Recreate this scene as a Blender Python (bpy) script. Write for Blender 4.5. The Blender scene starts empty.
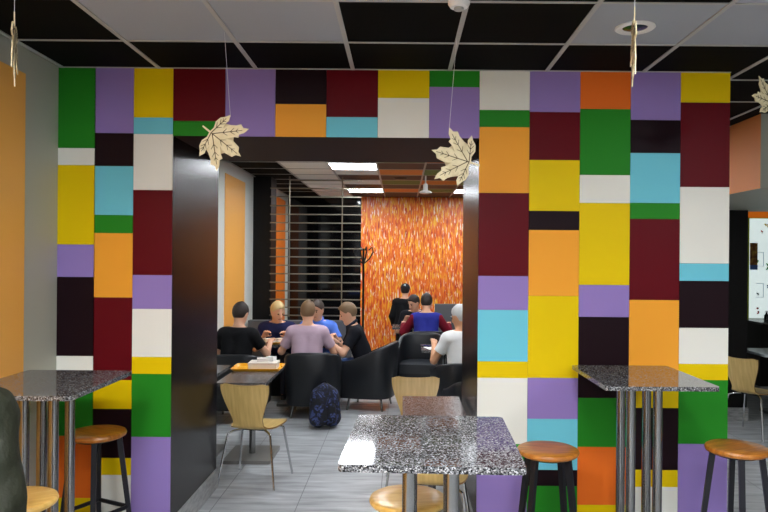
import bpy, bmesh, math, random
import numpy as np
from mathutils import Vector, Matrix
random.seed(7)
C = bpy.context.scene.collection
PI = math.pi
R = math.radians
CAMZ, F, U0, V0, ROLL = 1.79, 680.0, 401.0, 260.0, 0.008
CEIL = 2.98
WY = 4.25            # depth of the front face of the coloured wall
WR = 5.32            # depth of its rear face
XL = -2.15           # left side wall
XE = 2.05            # right end of the coloured wall


def at(u, v, y):
    """world point seen at photograph pixel u, v at depth y"""
    du, dv = u - U0, v - V0
    c, s = math.cos(ROLL), math.sin(ROLL)
    x = c * du + s * dv
    d = -s * du + c * dv
    return Vector((x * y / F, y, CAMZ - d * y / F))


def lin(c):
    return tuple((v / 255 / 12.92) if v / 255 <= .04045 else ((v / 255 + .055) / 1.055) ** 2.4 for v in c)


# ------------------------------------------------------------------ materials
def mat(name, rgb, rough=.5, metal=0., emit=None, bump=None, spec=.5, coat=0.):
    m = bpy.data.materials.new(name)
    m.use_nodes = True
    nt = m.node_tree
    b = nt.nodes['Principled BSDF']
    col = lin(rgb)
    b.inputs['Base Color'].default_value = (*col, 1)
    b.inputs['Roughness'].default_value = rough
    b.inputs['Metallic'].default_value = metal
    b.inputs['Specular IOR Level'].default_value = spec
    b.inputs['Coat Weight'].default_value = coat
    if emit:
        b.inputs['Emission Color'].default_value = (*lin(emit[0]), 1)
        b.inputs['Emission Strength'].default_value = emit[1]
    if bump:
        sc, st, dist = bump
        tc = nt.nodes.new('ShaderNodeTexCoord')
        n = nt.nodes.new('ShaderNodeTexNoise')
        n.inputs['Scale'].default_value = sc
        n.inputs['Detail'].default_value = 4
        bp = nt.nodes.new('ShaderNodeBump')
        bp.inputs['Strength'].default_value = st
        bp.inputs['Distance'].default_value = dist
        nt.links.new(tc.outputs['Object'], n.inputs['Vector'])
        nt.links.new(n.outputs['Fac'], bp.inputs['Height'])
        nt.links.new(bp.outputs['Normal'], b.inputs['Normal'])
    return m


def noise_mat(name, stops, scale, stretch=(1, 1, 1), detail=3, rough=.5, spec=.5, coords='Object', kind='noise', bump=0.0, constant=False, loc=(0, 0, 0), distort=0.):
    m = mat(name, (128, 128, 128), rough, spec=spec)
    nt = m.node_tree
    b = nt.nodes['Principled BSDF']
    tc = nt.nodes.new('ShaderNodeTexCoord')
    mp = nt.nodes.new('ShaderNodeMapping')
    mp.inputs['Scale'].default_value = stretch
    mp.inputs['Location'].default_value = loc
    nt.links.new(tc.outputs[coords], mp.inputs['Vector'])
    if kind == 'noise':
        n = nt.nodes.new('ShaderNodeTexNoise')
        n.inputs['Scale'].default_value = scale
        n.inputs['Detail'].default_value = detail
        n.inputs['Distortion'].default_value = distort
        out = n.outputs['Fac']
    else:
        n = nt.nodes.new('ShaderNodeTexVoronoi')
        n.inputs['Scale'].default_value = scale
        sp = nt.nodes.new('ShaderNodeSeparateColor')
        nt.links.new(n.outputs['Color'], sp.inputs[0])
        out = sp.outputs[0]
    nt.links.new(mp.outputs['Vector'], n.inputs['Vector'])
    cr = nt.nodes.new('ShaderNodeValToRGB')
    el = cr.color_ramp.elements
    while len(el) < len(stops):
        el.new(.5)
    for e, (p, c) in zip(el, stops):
        e.position = p
        e.color = (*lin(c), 1)
    if constant:
        cr.color_ramp.interpolation = 'CONSTANT'
    nt.links.new(out, cr.inputs['Fac'])
    nt.links.new(cr.outputs['Color'], b.inputs['Base Color'])
    if bump:
        bp = nt.nodes.new('ShaderNodeBump')
        bp.inputs['Strength'].default_value = bump
        bp.inputs['Distance'].default_value = .003
        nt.links.new(out, bp.inputs['Height'])
        nt.links.new(bp.outputs['Normal'], b.inputs['Normal'])
    return m


def panel_mat(name, rgb):
    return mat(name, rgb, rough=.42, spec=.12, bump=(9, .05, .002))


PAN = {
    'G': panel_mat('green laminate', (38, 132, 34)), 'P': panel_mat('lavender laminate', (146, 124, 188)),
    'K': panel_mat('aubergine laminate', (27, 10, 17)), 'Y': panel_mat('yellow laminate', (228, 197, 4)),
    'W': panel_mat('white laminate', (232, 232, 222)), 'O': panel_mat('apricot laminate', (240, 164, 52)),
    'M': panel_mat('maroon laminate', (94, 8, 20)), 'C': panel_mat('cyan laminate', (112, 200, 218)),
    'T': panel_mat('orange laminate', (232, 112, 36)),
}
PKEYS = list(PAN)
M = {}
M['dark_lam'] = mat('dark brown laminate', (14, 8, 8), .27, spec=.2, bump=(14, .04, .002))
M['lintel'] = mat('matt dark brown laminate', (42, 24, 21), .6, spec=.2)
M['black_lam'] = mat('black laminate', (11, 9, 10), .4, spec=.25)
M['gray_wall'] = mat('warm grey wall', (182, 182, 166), .55, bump=(40, .05, .002))
M['white_wall'] = mat('white painted wall', (226, 228, 220), .5)
M['orange_wall'] = mat('orange wall panel', (252, 182, 84), .45)
M['orange_deep'] = mat('deep orange wall panel', (238, 128, 36), .45)
M['orange_bulk'] = mat('orange bulkhead', (244, 146, 70), .5)
M['ceil_black'] = mat('black ceiling tile', (10, 9, 8), .8, spec=.08, bump=(120, .15, .002))
M['ceil_brown'] = mat('brown ceiling tile', (58, 34, 28), .6, bump=(120, .15, .002))
M['ceil_white'] = mat('white ceiling tile', (160, 166, 175), .7, bump=(120, .15, .002))
M['ceil_orange'] = mat('orange ceiling tile', (222, 128, 40), .6)
M['ceil_green'] = mat('green ceiling tile', (84, 118, 40), .6)
M['grid'] = mat('ceiling grid metal', (176, 176, 172), .5)
M['lamp'] = mat('lit diffuser', (255, 255, 255), .5, emit=((244, 249, 255), 36))
M['lamp_front'] = mat('lit shop diffuser', (255, 255, 255), .5, emit=((248, 250, 255), 76.0))
M['white_metal'] = mat('white painted metal', (228, 228, 226), .4)
M['steel'] = mat('brushed steel', (146, 146, 145), .22, metal=1., bump=(60, .03, .001))
M['chrome'] = mat('chrome', (205, 206, 208), .15, metal=1.)
M['slat'] = mat('brushed alloy slat', (138, 133, 118), .3, metal=.7)
M['dark_metal'] = mat('blue black metal', (26, 27, 34), .4, metal=.3)
M['leather'] = mat('dark grey leatherette', (27, 29, 33), .36, spec=.4, bump=(90, .12, .002))
M['leather_seat'] = mat('grey leatherette cushion', (36, 39, 44), .36, bump=(90, .12, .002))
M['sofa'] = mat('mid grey upholstery', (92, 93, 96), .6, bump=(90, .12, .002))
M['black_glass'] = mat('black glass', (8, 8, 10), .06, spec=.6)
M['granite'] = noise_mat('speckled granite', [(0, (20, 20, 22)), (.30, (72, 73, 75)), (.46, (112, 113, 115)), (.74, (166, 167, 168)), (.9, (94, 94, 96))], 230, kind='voronoi', rough=.07, constant=True)
M['granite_dark'] = noise_mat('dark speckled granite', [(0, (22, 22, 24)), (.34, (66, 65, 66)), (.56, (98, 97, 98)), (.8, (138, 136, 136))], 230, kind='voronoi', rough=.24, spec=.3, constant=True)
M['base_grey'] = mat('grey cast base', (112, 110, 106), .4)
M['pale_top'] = mat('pale laminate top', (190, 200, 204), .2)
M['wood_seat'] = noise_mat('varnished pine', [(.25, (136, 78, 22)), (.5, (182, 112, 38)), (.75, (206, 140, 58))], 5, (1.2, 9, 1), 4, rough=.3)
M['wood_light'] = noise_mat('honey pine', [(.25, (204, 154, 70)), (.5, (226, 182, 96)), (.75, (238, 200, 126))], 5, (1.2, 9, 1), 4, rough=.3)
M['beech'] = noise_mat('beech plywood', [(.25, (190, 158, 92)), (.5, (206, 174, 106)), (.75, (218, 188, 122))], 4, (12, 1, 1.2), 4, rough=.38)
M['beech_edge'] = mat('plywood edge', (150, 112, 60), .5)
M['ply'] = noise_mat('laser cut plywood', [(.3, (214, 200, 156)), (.7, (232, 220, 184))], 20, (1, 6, 1), 3, rough=.6)
M['ply_cut'] = mat('burnt engraved line', (74, 58, 36), .8)
M['thread'] = mat('white thread', (225, 225, 230), .6)
M['tray'] = mat('yellow plastic tray', (240, 168, 12), .35)
M['paper'] = mat('white paper', (236, 234, 230), .7)
M['carton'] = mat('printed carton', (226, 216, 208), .6)
M['red_print'] = mat('red print', (190, 60, 50), .6)
M['cap_black'] = mat('black cap cloth', (24, 24, 30), .8)
M['skin'] = mat('skin', (226, 172, 140), .5)
M['skin2'] = mat('tanned skin', (206, 150, 112), .5)
M['eye'] = mat('eye', (40, 30, 26), .25)
M['lips'] = mat('lips', (176, 100, 92), .5)


def cloth(name, rgb):
    return mat(name, rgb, .85, bump=(16, .5, .012), spec=.2)


def hairm(name, rgb):
    m = mat(name, rgb, .6, bump=(110, .6, .004))
    return m


# mural: dense vertical brush strokes
def mural_mat():
    m = mat('brush stroke mural', (236, 110, 20), .45)
    nt = m.node_tree
    b = nt.nodes['Principled BSDF']
    tc = nt.nodes.new('ShaderNodeTexCoord')

    def layer(scale, stretch, loc, stops, const=False):
        mp = nt.nodes.new('ShaderNodeMapping')
        mp.inputs['Scale'].default_value = stretch
        mp.inputs['Location'].default_value = loc
        nt.links.new(tc.outputs['Object'], mp.inputs['Vector'])
        n = nt.nodes.new('ShaderNodeTexNoise')
        n.inputs['Scale'].default_value = scale
        n.inputs['Detail'].default_value = 2.5
        n.inputs['Distortion'].default_value = .35
        nt.links.new(mp.outputs[0], n.inputs['Vector'])
        cr = nt.nodes.new('ShaderNodeValToRGB')
        el = cr.color_ramp.elements
        while len(el) < len(stops):
            el.new(.5)
        for e, (p, c) in zip(el, stops):
            e.position = p
            e.color = (*lin(c), 1)
        nt.links.new(n.outputs['Fac'], cr.inputs['Fac'])
        return cr.outputs['Color']

    base = layer(1.0, (34, 34, 5.0), (0, 0, 0), [(.28, (164, 40, 12)), (.40, (224, 88, 14)), (.52, (238, 114, 16)), (.64, (248, 160, 36)), (.75, (222, 78, 18))])
    yel = layer(1.0, (44, 44, 6.0), (7, 3, 1), [(.565, (0, 0, 0)), (.64, (255, 255, 255))])
    whi = layer(1.0, (46, 46, 6.5), (3, 9, 5), [(.60, (0, 0, 0)), (.645, (255, 255, 255))])
    red = layer(1.0, (38, 38, 5.5), (13, 2, 8), [(.60, (0, 0, 0)), (.68, (255, 255, 255))])
    cur = base
    for f, c in ((red, (206, 52, 18)), (yel, (250, 190, 48)), (whi, (255, 240, 214))):
        mx = nt.nodes.new('ShaderNodeMixRGB')
        nt.links.new(f, mx.inputs[0])
        nt.links.new(cur, mx.inputs[1])
        mx.inputs[2].default_value = (*lin(c), 1)
        cur = mx.outputs[0]
    nt.links.new(cur, b.inputs['Base Color'])
    return m


M['mural'] = mural_mat()


def floor_mat():
    m = mat('grey floor tile', (150, 150, 150), .34)
    nt = m.node_tree
    b = nt.nodes['Principled BSDF']
    tc = nt.nodes.new('ShaderNodeTexCoord')
    mp = nt.nodes.new('ShaderNodeMapping')
    mp.inputs['Scale'].default_value = (1.2, 7, 1)
    n = nt.nodes.new('ShaderNodeTexNoise')
    n.inputs['Scale'].default_value = 2.2
    n.inputs['Detail'].default_value = 6
    nt.links.new(tc.outputs['Object'], mp.inputs[0])
    nt.links.new(mp.outputs[0], n.inputs['Vector'])
    cr = nt.nodes.new('ShaderNodeValToRGB')
    cr.color_ramp.elements[0].position = .3
    cr.color_ramp.elements[0].color = (*lin((138, 141, 144)), 1)
    cr.color_ramp.elements[1].position = .72
    cr.color_ramp.elements[1].color = (*lin((196, 199, 201)), 1)
    nt.links.new(n.outputs['Fac'], cr.inputs[0])
    mp2 = nt.nodes.new('ShaderNodeMapping')
    mp2.inputs['Location'].default_value = (.74, .3, 0)
    br = nt.nodes.new('ShaderNodeTexBrick')
    br.offset = 0.5
    br.inputs['Scale'].default_value = 1
    br.inputs['Brick Width'].default_value = 1.2
    br.inputs['Row Height'].default_value = .6
    br.inputs['Mortar Size'].default_value = .003
    br.inputs['Mortar Smooth'].default_value = 0
    sw = nt.nodes.new('ShaderNodeSeparateXYZ')
    cb = nt.nodes.new('ShaderNodeCombineXYZ')
    nt.links.new(tc.outputs['Object'], mp2.inputs[0])
    nt.links.new(mp2.outputs[0], sw.inputs[0])
    nt.links.new(sw.outputs[0], cb.inputs[1])
    nt.links.new(sw.outputs[1], cb.inputs[0])
    nt.links.new(cb.outputs[0], br.inputs['Vector'])
    mx = nt.nodes.new('ShaderNodeMixRGB')
    nt.links.new(br.outputs['Fac'], mx.inputs[0])
    nt.links.new(cr.outputs[0], mx.inputs[1])
    mx.inputs[2].default_value = (*lin((104, 105, 108)), 1)
    nt.links.new(mx.outputs[0], b.inputs['Base Color'])
    return m


M['floor'] = floor_mat()
M['skirting'] = noise_mat('grey tile skirting', [(.3, (122, 124, 124)), (.7, (168, 169, 168))], 6, (2, 2, 8), 4, rough=.3)


# ------------------------------------------------------------------ mesh tools
def bm_box(bm, x0, x1, y0, y1, z0, z1, mi=0):
    vs = [bm.verts.new((x, y, z)) for z in (z0, z1) for y in (y0, y1) for x in (x0, x1)]
    for f in ((0, 2, 3, 1), (4, 5, 7, 6), (0, 1, 5, 4), (2, 6, 7, 3), (0, 4, 6, 2), (1, 3, 7, 5)):
        fc = bm.faces.new([vs[i] for i in f])
        fc.material_index = mi
    return vs


def bm_tube(bm, pts, rad, n=12, mi=0, caps=True):
    pts = [Vector(p) for p in pts]
    rads = rad if isinstance(rad, (list, tuple)) else [rad] * len(pts)
    rings = []
    ref = None
    for i, p in enumerate(pts):
        t = (pts[min(i + 1, len(pts) - 1)] - pts[max(i - 1, 0)]).normalized()
        if ref is None:
            ref = Vector((1, 0, 0)) if abs(t.x) < .8 else Vector((0, 1, 0))
        a = (ref - t * ref.dot(t)).normalized()
        ref = a
        b = t.cross(a)
        rings.append([bm.verts.new(p + rads[i] * (math.cos(q) * a + math.sin(q) * b)) for q in [2 * PI * k / n for k in range(n)]])
    for r0, r1 in zip(rings, rings[1:]):
        for k in range(n):
            f = bm.faces.new((r0[k], r0[(k + 1) % n], r1[(k + 1) % n], r1[k]))
            f.material_index = mi
    if caps:
        bm.faces.new(rings[0][::-1]).material_index = mi
        bm.faces.new(rings[-1]).material_index = mi


def bm_lathe(bm, prof, n=32, c=(0, 0), mi=0):
    rings = []
    for r, z in prof:
        rings.append([bm.verts.new((c[0] + r * math.cos(2 * PI * k / n), c[1] + r * math.sin(2 * PI * k / n), z)) for k in range(n)])
    for r0, r1 in zip(rings, rings[1:]):
        for k in range(n):
            bm.faces.new((r0[k], r0[(k + 1) % n], r1[(k + 1) % n], r1[k])).material_index = mi
    bm.faces.new(rings[0][::-1]).material_index = mi
    bm.faces.new(rings[-1]).material_index = mi


def bm_prism(bm, pts, z0, z1, mi=0):
    a = [bm.verts.new((x, y, z0)) for x, y in pts]
    b = [bm.verts.new((x, y, z1)) for x, y in pts]
    n = len(pts)
    bm.faces.new(a[::-1]).material_index = mi
    bm.faces.new(b).material_index = mi
    for i in range(n):
        bm.faces.new((a[i], a[(i + 1) % n], b[(i + 1) % n], b[i])).material_index = mi


def rounded(w, d, r, n=6):
    pts = []
    for sx, sy, a0 in ((1, 1, 0), (-1, 1, 90), (-1, -1, 180), (1, -1, 270)):
        for k in range(n + 1):
            a = R(a0 + 90 * k / n)
            pts.append((sx * (w / 2 - r) + r * math.cos(a), sy * (d / 2 - r) + r * math.sin(a)))
    return pts


def obj(name, bm, m, parent=None, bevel=0., seg=2, smooth=True, angle=35):
    if bevel:
        es = [e for e in bm.edges if len(e.link_faces) == 2 and e.calc_face_angle(0) > R(angle)]
        bmesh.ops.bevel(bm, geom=es, offset=bevel, segments=seg, affect='EDGES', profile=.5, clamp_overlap=True)
    bmesh.ops.recalc_face_normals(bm, faces=bm.faces)
    me = bpy.data.meshes.new(name)
    bm.to_mesh(me)
    bm.free()
    ms = m if isinstance(m, (list, tuple)) else [m]
    for x in ms:
        me.materials.append(x)
    if smooth:
        me.shade_smooth()
        me.set_sharp_from_angle(angle=R(angle))
    o = bpy.data.objects.new(name, me)
    C.objects.link(o)
    if parent:
        o.parent = parent
    return o


def box(name, x0, x1, y0, y1, z0, z1, m, parent=None, bevel=0.):
    bm = bmesh.new()
    bm_box(bm, x0, x1, y0, y1, z0, z1)
    return obj(name, bm, m, parent, bevel)


def tube(name, pts, rad, m, parent=None, n=12):
    bm = bmesh.new()
    bm_tube(bm, pts, rad, n)
    return obj(name, bm, m, parent)


def tag(o, label, cat, group=None):
    o['label'] = label
    o['category'] = cat
    if group:
        o['group'] = group
    return o


def thing(name, label, cat, loc=(0, 0, 0), rz=0., group=None):
    o = bpy.data.objects.new(name, None)
    C.objects.link(o)
    o.location = loc
    o.rotation_euler = (0, 0, rz)
    o.empty_display_size = .1
    return tag(o, label, cat, group)


def struct(o):
    o['kind'] = 'structure'
    return o


def dup(root, loc, rz, label, group=None):
    r = root.copy()
    C.objects.link(r)
    r.location = loc
    r.rotation_euler = (0, 0, rz)
    r['label'] = label
    if group:
        r['group'] = group
    for ch in list(root.children):
        c = ch.copy()
        C.objects.link(c)
        c.parent = r
        for g in ch.children:
            d = g.copy()
            C.objects.link(d)
            d.parent = c
    return r


# ------------------------------------------------------------------ the shell
struct(box('floor', -2.4, 7.5, -4, 13.2, -.1, 0, M['floor']))

# coloured wall: columns of flat laminate panels, measured top to bottom
COLS = [
    (57, 94.5, [('G', 148), ('W', 165), ('Y', 244.5), ('P', 277), ('K', 356), ('W', 384), ('G', 436), ('T', 498), ('Y', 515), ('K', 600)]),
    (93.5, 132.5, [('P', 133), ('K', 166), ('C', 215), ('G', 233), ('O', 297.5), ('M', 380), ('Y', 409), ('K', 458), ('Y', 475), ('W', 520), ('M', 600)]),
    (132.5, 172, [('Y', 117.5), ('C', 134), ('W', 190), ('M', 275), ('P', 309), ('W', 357), ('Y', 374), ('G', 437), ('P', 525), ('W', 600)]),
    (173, 224, [('M', 121), ('G', 137)]), (224, 274, [('P', 137)]), (274, 325, [('K', 104), ('O', 137)]),
    (325, 376.5, [('M', 117), ('C', 137)]), (376.5, 428, [('Y', 98), ('W', 137)]), (428, 479, [('G', 87), ('P', 137)]),
    (478.5, 528.5, [('W', 110), ('G', 127), ('O', 193), ('M', 276), ('P', 310), ('C', 361.5), ('Y', 378), ('W', 444), ('G', 462), ('P', 530), ('Y', 600)]),
    (528.5, 579, [('P', 112), ('M', 160), ('Y', 211), ('K', 230), ('O', 296), ('Y', 378), ('P', 419), ('C', 470), ('K', 486), ('G', 535), ('O', 600)]),
    (579, 629.5, [('T', 109), ('G', 175), ('W', 203), ('Y', 285), ('P', 317), ('K', 398), ('G', 447), ('T', 505), ('Y', 520), ('M', 600)]),
    (629.5, 679.5, [('P', 120), ('K', 153), ('C', 203), ('G', 219), ('M', 300), ('O', 380), ('Y', 408), ('K', 470), ('Y', 487), ('W', 535), ('C', 600)]),
    (679.5, 729, [('Y', 102.5), ('M', 187), ('W', 263.5), ('C', 281), ('K', 328), ('W', 364), ('Y', 380), ('G', 444), ('P', 528), ('M', 600)]),
]
XJL = at(171.5, 300, WY).x
XJR = at(478, 300, WY).x
ZL = at(326, 137, WY).z


def colour_wall(name, cols, x0, x1, z0):
    bm = bmesh.new()
    nk = len(PKEYS)
    bm_box(bm, x0, x1, WY + .012, WR, z0, CEIL, nk)
    for u0, u1, ps in cols:
        a = x0 if u0 in (57, 173, 478.5) else at(u0, 270, WY).x
        b = x1 if u1 in (172, 479, 729) else at(u1, 270, WY).x
        top = CEIL
        for k, v in ps:
            zb = max(z0, at((u0 + u1) / 2, v, WY).z) if v < 599 else z0
            if name == 'wall_lintel' and v == 137:
                zb = z0
            if top - zb > .004:
                bm_box(bm, a + .001, b - .001, WY, WY + .014, zb + .0006, top - .0006, PKEYS.index(k))
            top = zb
    o = obj(name, bm, [PAN[k] for k in PKEYS] + [M['lintel' if name == 'wall_lintel' else 'dark_lam']], smooth=False)
    return struct(o)


colour_wall('wall_left_pier', COLS[:3], XL, XJL, 0)
colour_wall('wall_lintel', COLS[3:9], XJL, XJR, ZL)
colour_wall('wall_right_pier', COLS[9:], XJR, XE, 0)
struct(box('baseboard_left', XJL - .005, XJL + .012, WY + .01, WR + .01, 0, .15, M['skirting']))
struct(box('baseboard_right', XJR - .012, XJR + .005, WY + .01, WR + .01, 0, .15, M['skirting']))

# left side wall running from the shop through to the end wall
struct(box('wall_left', XL - .12, XL, -4, 13.0, 0, CEIL, M['gray_wall']))
# orange panels set on it
struct(box('trim_1', XL - .02, XL + .012, .6, 3.86, 0, 2.83, M['orange_wall'], bevel=.003))
struct(box('trim_2', XL - .02, XL + .006, 5.9, 9.85, 0, CEIL, M['white_wall']))
struct(box('trim_3', XL - .02, XL + .012, 8.25, 9.30, 0, 2.83, M['orange_wall'], bevel=.003))
struct(box('trim_4', XL - .02, -1.885, 9.84, 10.25, 0, CEIL, M['black_lam'], bevel=.003))
struct(box('trim_5', XL - .02, XL + .006, 10.25, 12.9, 0, CEIL, M['white_wall']))
struct(box('trim_6', XL - .02, XL + .012, 11.55, 12.55, 0, 2.86, M['orange_deep'], bevel=.003))

YE = 12.9
XM = at(361, 260, YE).x
struct(box('wall_end', -2.4, 2.9, YE, YE + .15, 0, CEIL, M['dark_lam']))
struct(box('window_1', XL + .01, XM - .02, YE - .03, YE + .01, .2, 2.93, M['black_glass']))
struct(box('wall_mural', XM, 1.27, YE - .05, YE + .01, 0, CEIL, M['mural']))

# right hand side: bulkhead, black wall, far wall
XB, YB = 2.86, 5.42
bm = bmesh.new()
bm_box(bm, XB, 7.4, YB, 7.9, 2.385, CEIL, 0)
o = obj('wall_bulkhead', bm, [M['gray_wall'], M['orange_bulk']], smooth=False)
for p in o.data.polygons:
    if p.normal.x < -.9:
        p.material_index = 1
struct(o)
XBW = at(747.5, 300, 7.7).x
struct(box('wall_black', 2.85, XBW, 7.7, 13.0, 0, 2.39, M['black_lam']))
struct(box('baseboard_black', 2.84, XBW + .01, 7.68, 7.71, 0, .15, M['skirting']))
struct(box('wall_far', XBW - .1, 7.5, 9.9, 10.0, 0, CEIL, M['white_wall']))
struct(box('wall_right', 7.4, 7.5, -4, 10, 0, CEIL, M['gray_wall']))

# ------------------------------------------------------------------ ceiling of square tiles in a metal grid
GX = [-.31 + .605 * k for k in range(-4, 14)]
GX[0] = XL
FRONT = [3.72 - .6 * k for k in range(12, -1, -1)] + [WY]
REAR = [WR + .6 * k for k in range(13)]
REAR[-1] = 13.0
RIGHT = [WR + .6 * k for k in range(13)]
M['ceil_white_rear'] = mat('lamp lightened white ceiling tile', (242, 242, 236), .6)  # white tile again, its colour lightened to stand for light from nearby lamps
TM = [M['ceil_black'], M['ceil_white'], M['ceil_orange'], M['ceil_green'], M['ceil_brown'], M['grid'], M['ceil_white_rear']]
LIGHTS = set()


def tile(cx, cy):
    """colour index of the ceiling tile at this point"""
    ci = math.floor((cx + .31) / .605 + 1e-6)      # 0 is the column from -.31 to .295
    if cy < WY:
        row = round((3.42 - cy) / .6)              # 0: row behind the last full line
        if cy > 3.72:
            return 0
        if row == 0:
            return 1 if ci in (-2, -1, 2, 3) else 0
        return 1 if (ci + row) % 4 in (0, 1) else 0
    if cx > XE:
        return 0
    r = int(round((cy - WR) / .6 - .5))
    if ci <= -3:
        return 0
    if ci == -2:
        return 6
    if ci == -1:
        return 6 if r in (6, 8, 10, 1) else 4
    if ci == 0:
        return {0: 2, 2: 3, 4: 3, 6: 2, 8: 3, 10: 2}.get(r, 4)
    if ci == 1:
        return {0: 3, 2: 2, 4: 2, 6: 3, 8: 2, 10: 3}.get(r, 4)
    return 4 if r % 2 else (2 if r % 4 else 3)


def ceiling(name, gx, gy):
    bm = bmesh.new()
    for x0, x1 in zip(gx, gx[1:]):
        for y0, y1 in zip(gy, gy[1:]):
            t = tile((x0 + x1) / 2, (y0 + y1) / 2)
            bm_box(bm, x0, x1, y0, y1, CEIL, CEIL + .03, t)
    for x in gx[1:-1]:
        bm_box(bm, x - .012, x + .012, gy[0], gy[-1], CEIL - .006, CEIL + .001, 5)
    for y in gy[1:-1]:
        bm_box(bm, gx[0], gx[-1], y - .007, y + .007, CEIL - .0055, CEIL + .001, 5)
    return struct(obj(name, bm, TM, smooth=False))


ceiling('ceiling', GX, FRONT)
ceiling('ceiling_rear', GX, REAR)
box_o = struct(box('ceiling_joint', XE, 7.4, WY, WR, CEIL, CEIL + .03, M['ceil_black']))
bm = bmesh.new()
for yy in (4.42, 5.02):
    bm_box(bm, XE, 7.4, yy - .007, yy + .007, CEIL - .0055, CEIL + .001)
for xx in GX:
    if xx > XE:
        bm_box(bm, xx - .012, xx + .012, WY, WR, CEIL - .006, CEIL + .001)
struct(obj('trim_7', bm, M['grid'], smooth=False))
struct(box('trim_8', XL, XE, WY - .01, WY, CEIL - .005, CEIL, M['grid']))


# ceiling light fixtures
def fixture(x0, x1, y0, y1, label, m, group):
    t = thing('ceiling_light', label, 'ceiling light', ((x0 + x1) / 2, (y0 + y1) / 2, CEIL), 0, group)
    w, d = (x1 - x0) / 2, (y1 - y0) / 2
    bm = bmesh.new()
    e = .018
    bm_box(bm, -w, w, -d, -d + e, -.012, 0)
    bm_box(bm, -w, w, d - e, d, -.012, 0)
    bm_box(bm, -w, -w + e, -d + e, d - e, -.012, 0)
    bm_box(bm, w - e, w, -d + e, d - e, -.012, 0)
    obj('frame', bm, M['white_metal'], t, smooth=False)
    box('diffuser', -w + e, w - e, -d + e, d - e, -.009, -.001, m, t)
    return t


LG = 'lit square ceiling lamps'
fixture(-.915, -.31, 8.32, 8.92, 'lit square ceiling lamp, the nearer one above the slat screen beside white tiles', M['lamp'], LG)
fixture(-.915, -.31, 11.32, 11.92, 'lit square ceiling lamp, the farther one beside the white ceiling tiles near the dark window', M['lamp'], LG)
fixture(.90, 1.505, 11.32, 11.92, 'lit square ceiling lamp behind the maple leaf, above the orange mural', M['lamp'], LG)
fixture(-.915, -.31, 5.92, 6.52, 'added square ceiling lamp, unseen just behind the coloured lintel', M['lamp'], LG)  # unseen lamp added to light the near part of the rear hall
fixture(.90, 1.505, 6.52, 7.12, 'added square ceiling lamp, unseen behind the right coloured pier, over tub chairs', M['lamp'], LG)  # added out of view, brightens the hall from the right
fixture(.90, 1.505, 8.92, 9.52, 'added square ceiling lamp, unseen behind the right pier, over white shirted man', M['lamp'], LG)  # another unseen lamp added for light deeper in the hall
SG = 'shop ceiling lamps behind the viewer'
for (i, j, lb) in ((-2, 0, 'lit ceiling lamp overhead at the left of the shop'), (1, 0, 'lit ceiling lamp overhead at the right of the shop'),
                   (-2, 1, 'lit ceiling lamp further back at the left of the shop'), (1, 1, 'lit ceiling lamp further back at the right of the shop'),
                   (5, 0, 'lit ceiling lamp far to the right of the shop')):
    x0 = -.31 + .605 * i
    y0 = .72 - 1.8 * j
    fixture(x0, x0 + .605, y0, y0 + .6, lb, M['lamp_front'], SG)

# recessed downlight, sprinkler, speaker, hanging dome
p = at(635, 27, 1)
k = (CEIL - CAMZ) / (p.z - CAMZ)
t = thing('downlight', 'round unlit recessed downlight in a white ceiling tile beside the hanging leaf', 'downlight', (p.x * k, k, CEIL))
bm = bmesh.new()
bm_lathe(bm, [(.062, -.001), (.098, -.001), (.1, -.006), (.092, -.012), (.066, -.010), (.062, -.003)], 36)
obj('ring', bm, M['white_metal'], t)
bm = bmesh.new()
bm_lathe(bm, [(.064, -.001), (.06, -.005), (.02, -.008), (.001, -.008)], 36)
obj('lens', bm, M['steel'], t)
p = at(459, 1, 1)
k = (CEIL - CAMZ) / (p.z - CAMZ)
t = thing('smoke_detector', 'small round white detector on a black ceiling tile above the lintel', 'smoke detector', (p.x * k, k, CEIL))
bm = bmesh.new()
bm_lathe(bm, [(.05, 0), (.05, -.015), (.04, -.03), (.001, -.034)], 28)
obj('housing', bm, M['white_metal'], t)
bm = bmesh.new()
bm_lathe(bm, [(.022, -.03), (.022, -.042), (.001, -.044)], 20)
obj('sensor', bm, M['grid'], t)
t = thing('ceiling_speaker', 'flat dark oval speaker on the striped ceiling before the mural', 'speaker', ((400 - 401) / F * 9.9, 9.9, CEIL))
bm = bmesh.new()
bm_lathe(bm, [(.09, 0), (.09, -.012), (.075, -.018), (.001, -.018)], 28)
obj('grille', bm, M['black_lam'], t)
bm = bmesh.new()
bm_lathe(bm, [(.085, 0), (.105, 0), (.105, -.008), (.085, -.01)], 28)
obj('rim', bm, M['dark_metal'], t)
p = at(425.5, 193, 9.6)
t = thing('dome_camera', 'white dome hanging on a short stem from the striped ceiling', 'ceiling dome', (p.x, p.y, p.z))
bm = bmesh.new()
bm_lathe(bm, [(.001, -.01), (.05, -.012), (.088, .0), (.092, .012), (.07, .028), (.03, .04), (.001, .042)], 28)
obj('dome', bm, M['white_metal'], t)
bm = bmesh.new()
bm_lathe(bm, [(.034, .035), (.034, .11), (.024, .13), (.001, .132)], 20)
obj('housing', bm, M['white_metal'], t)
tube('stem', [(0, 0, .12), (0, 0, CEIL - p.z)], .011, M['white_metal'], t)

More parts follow.
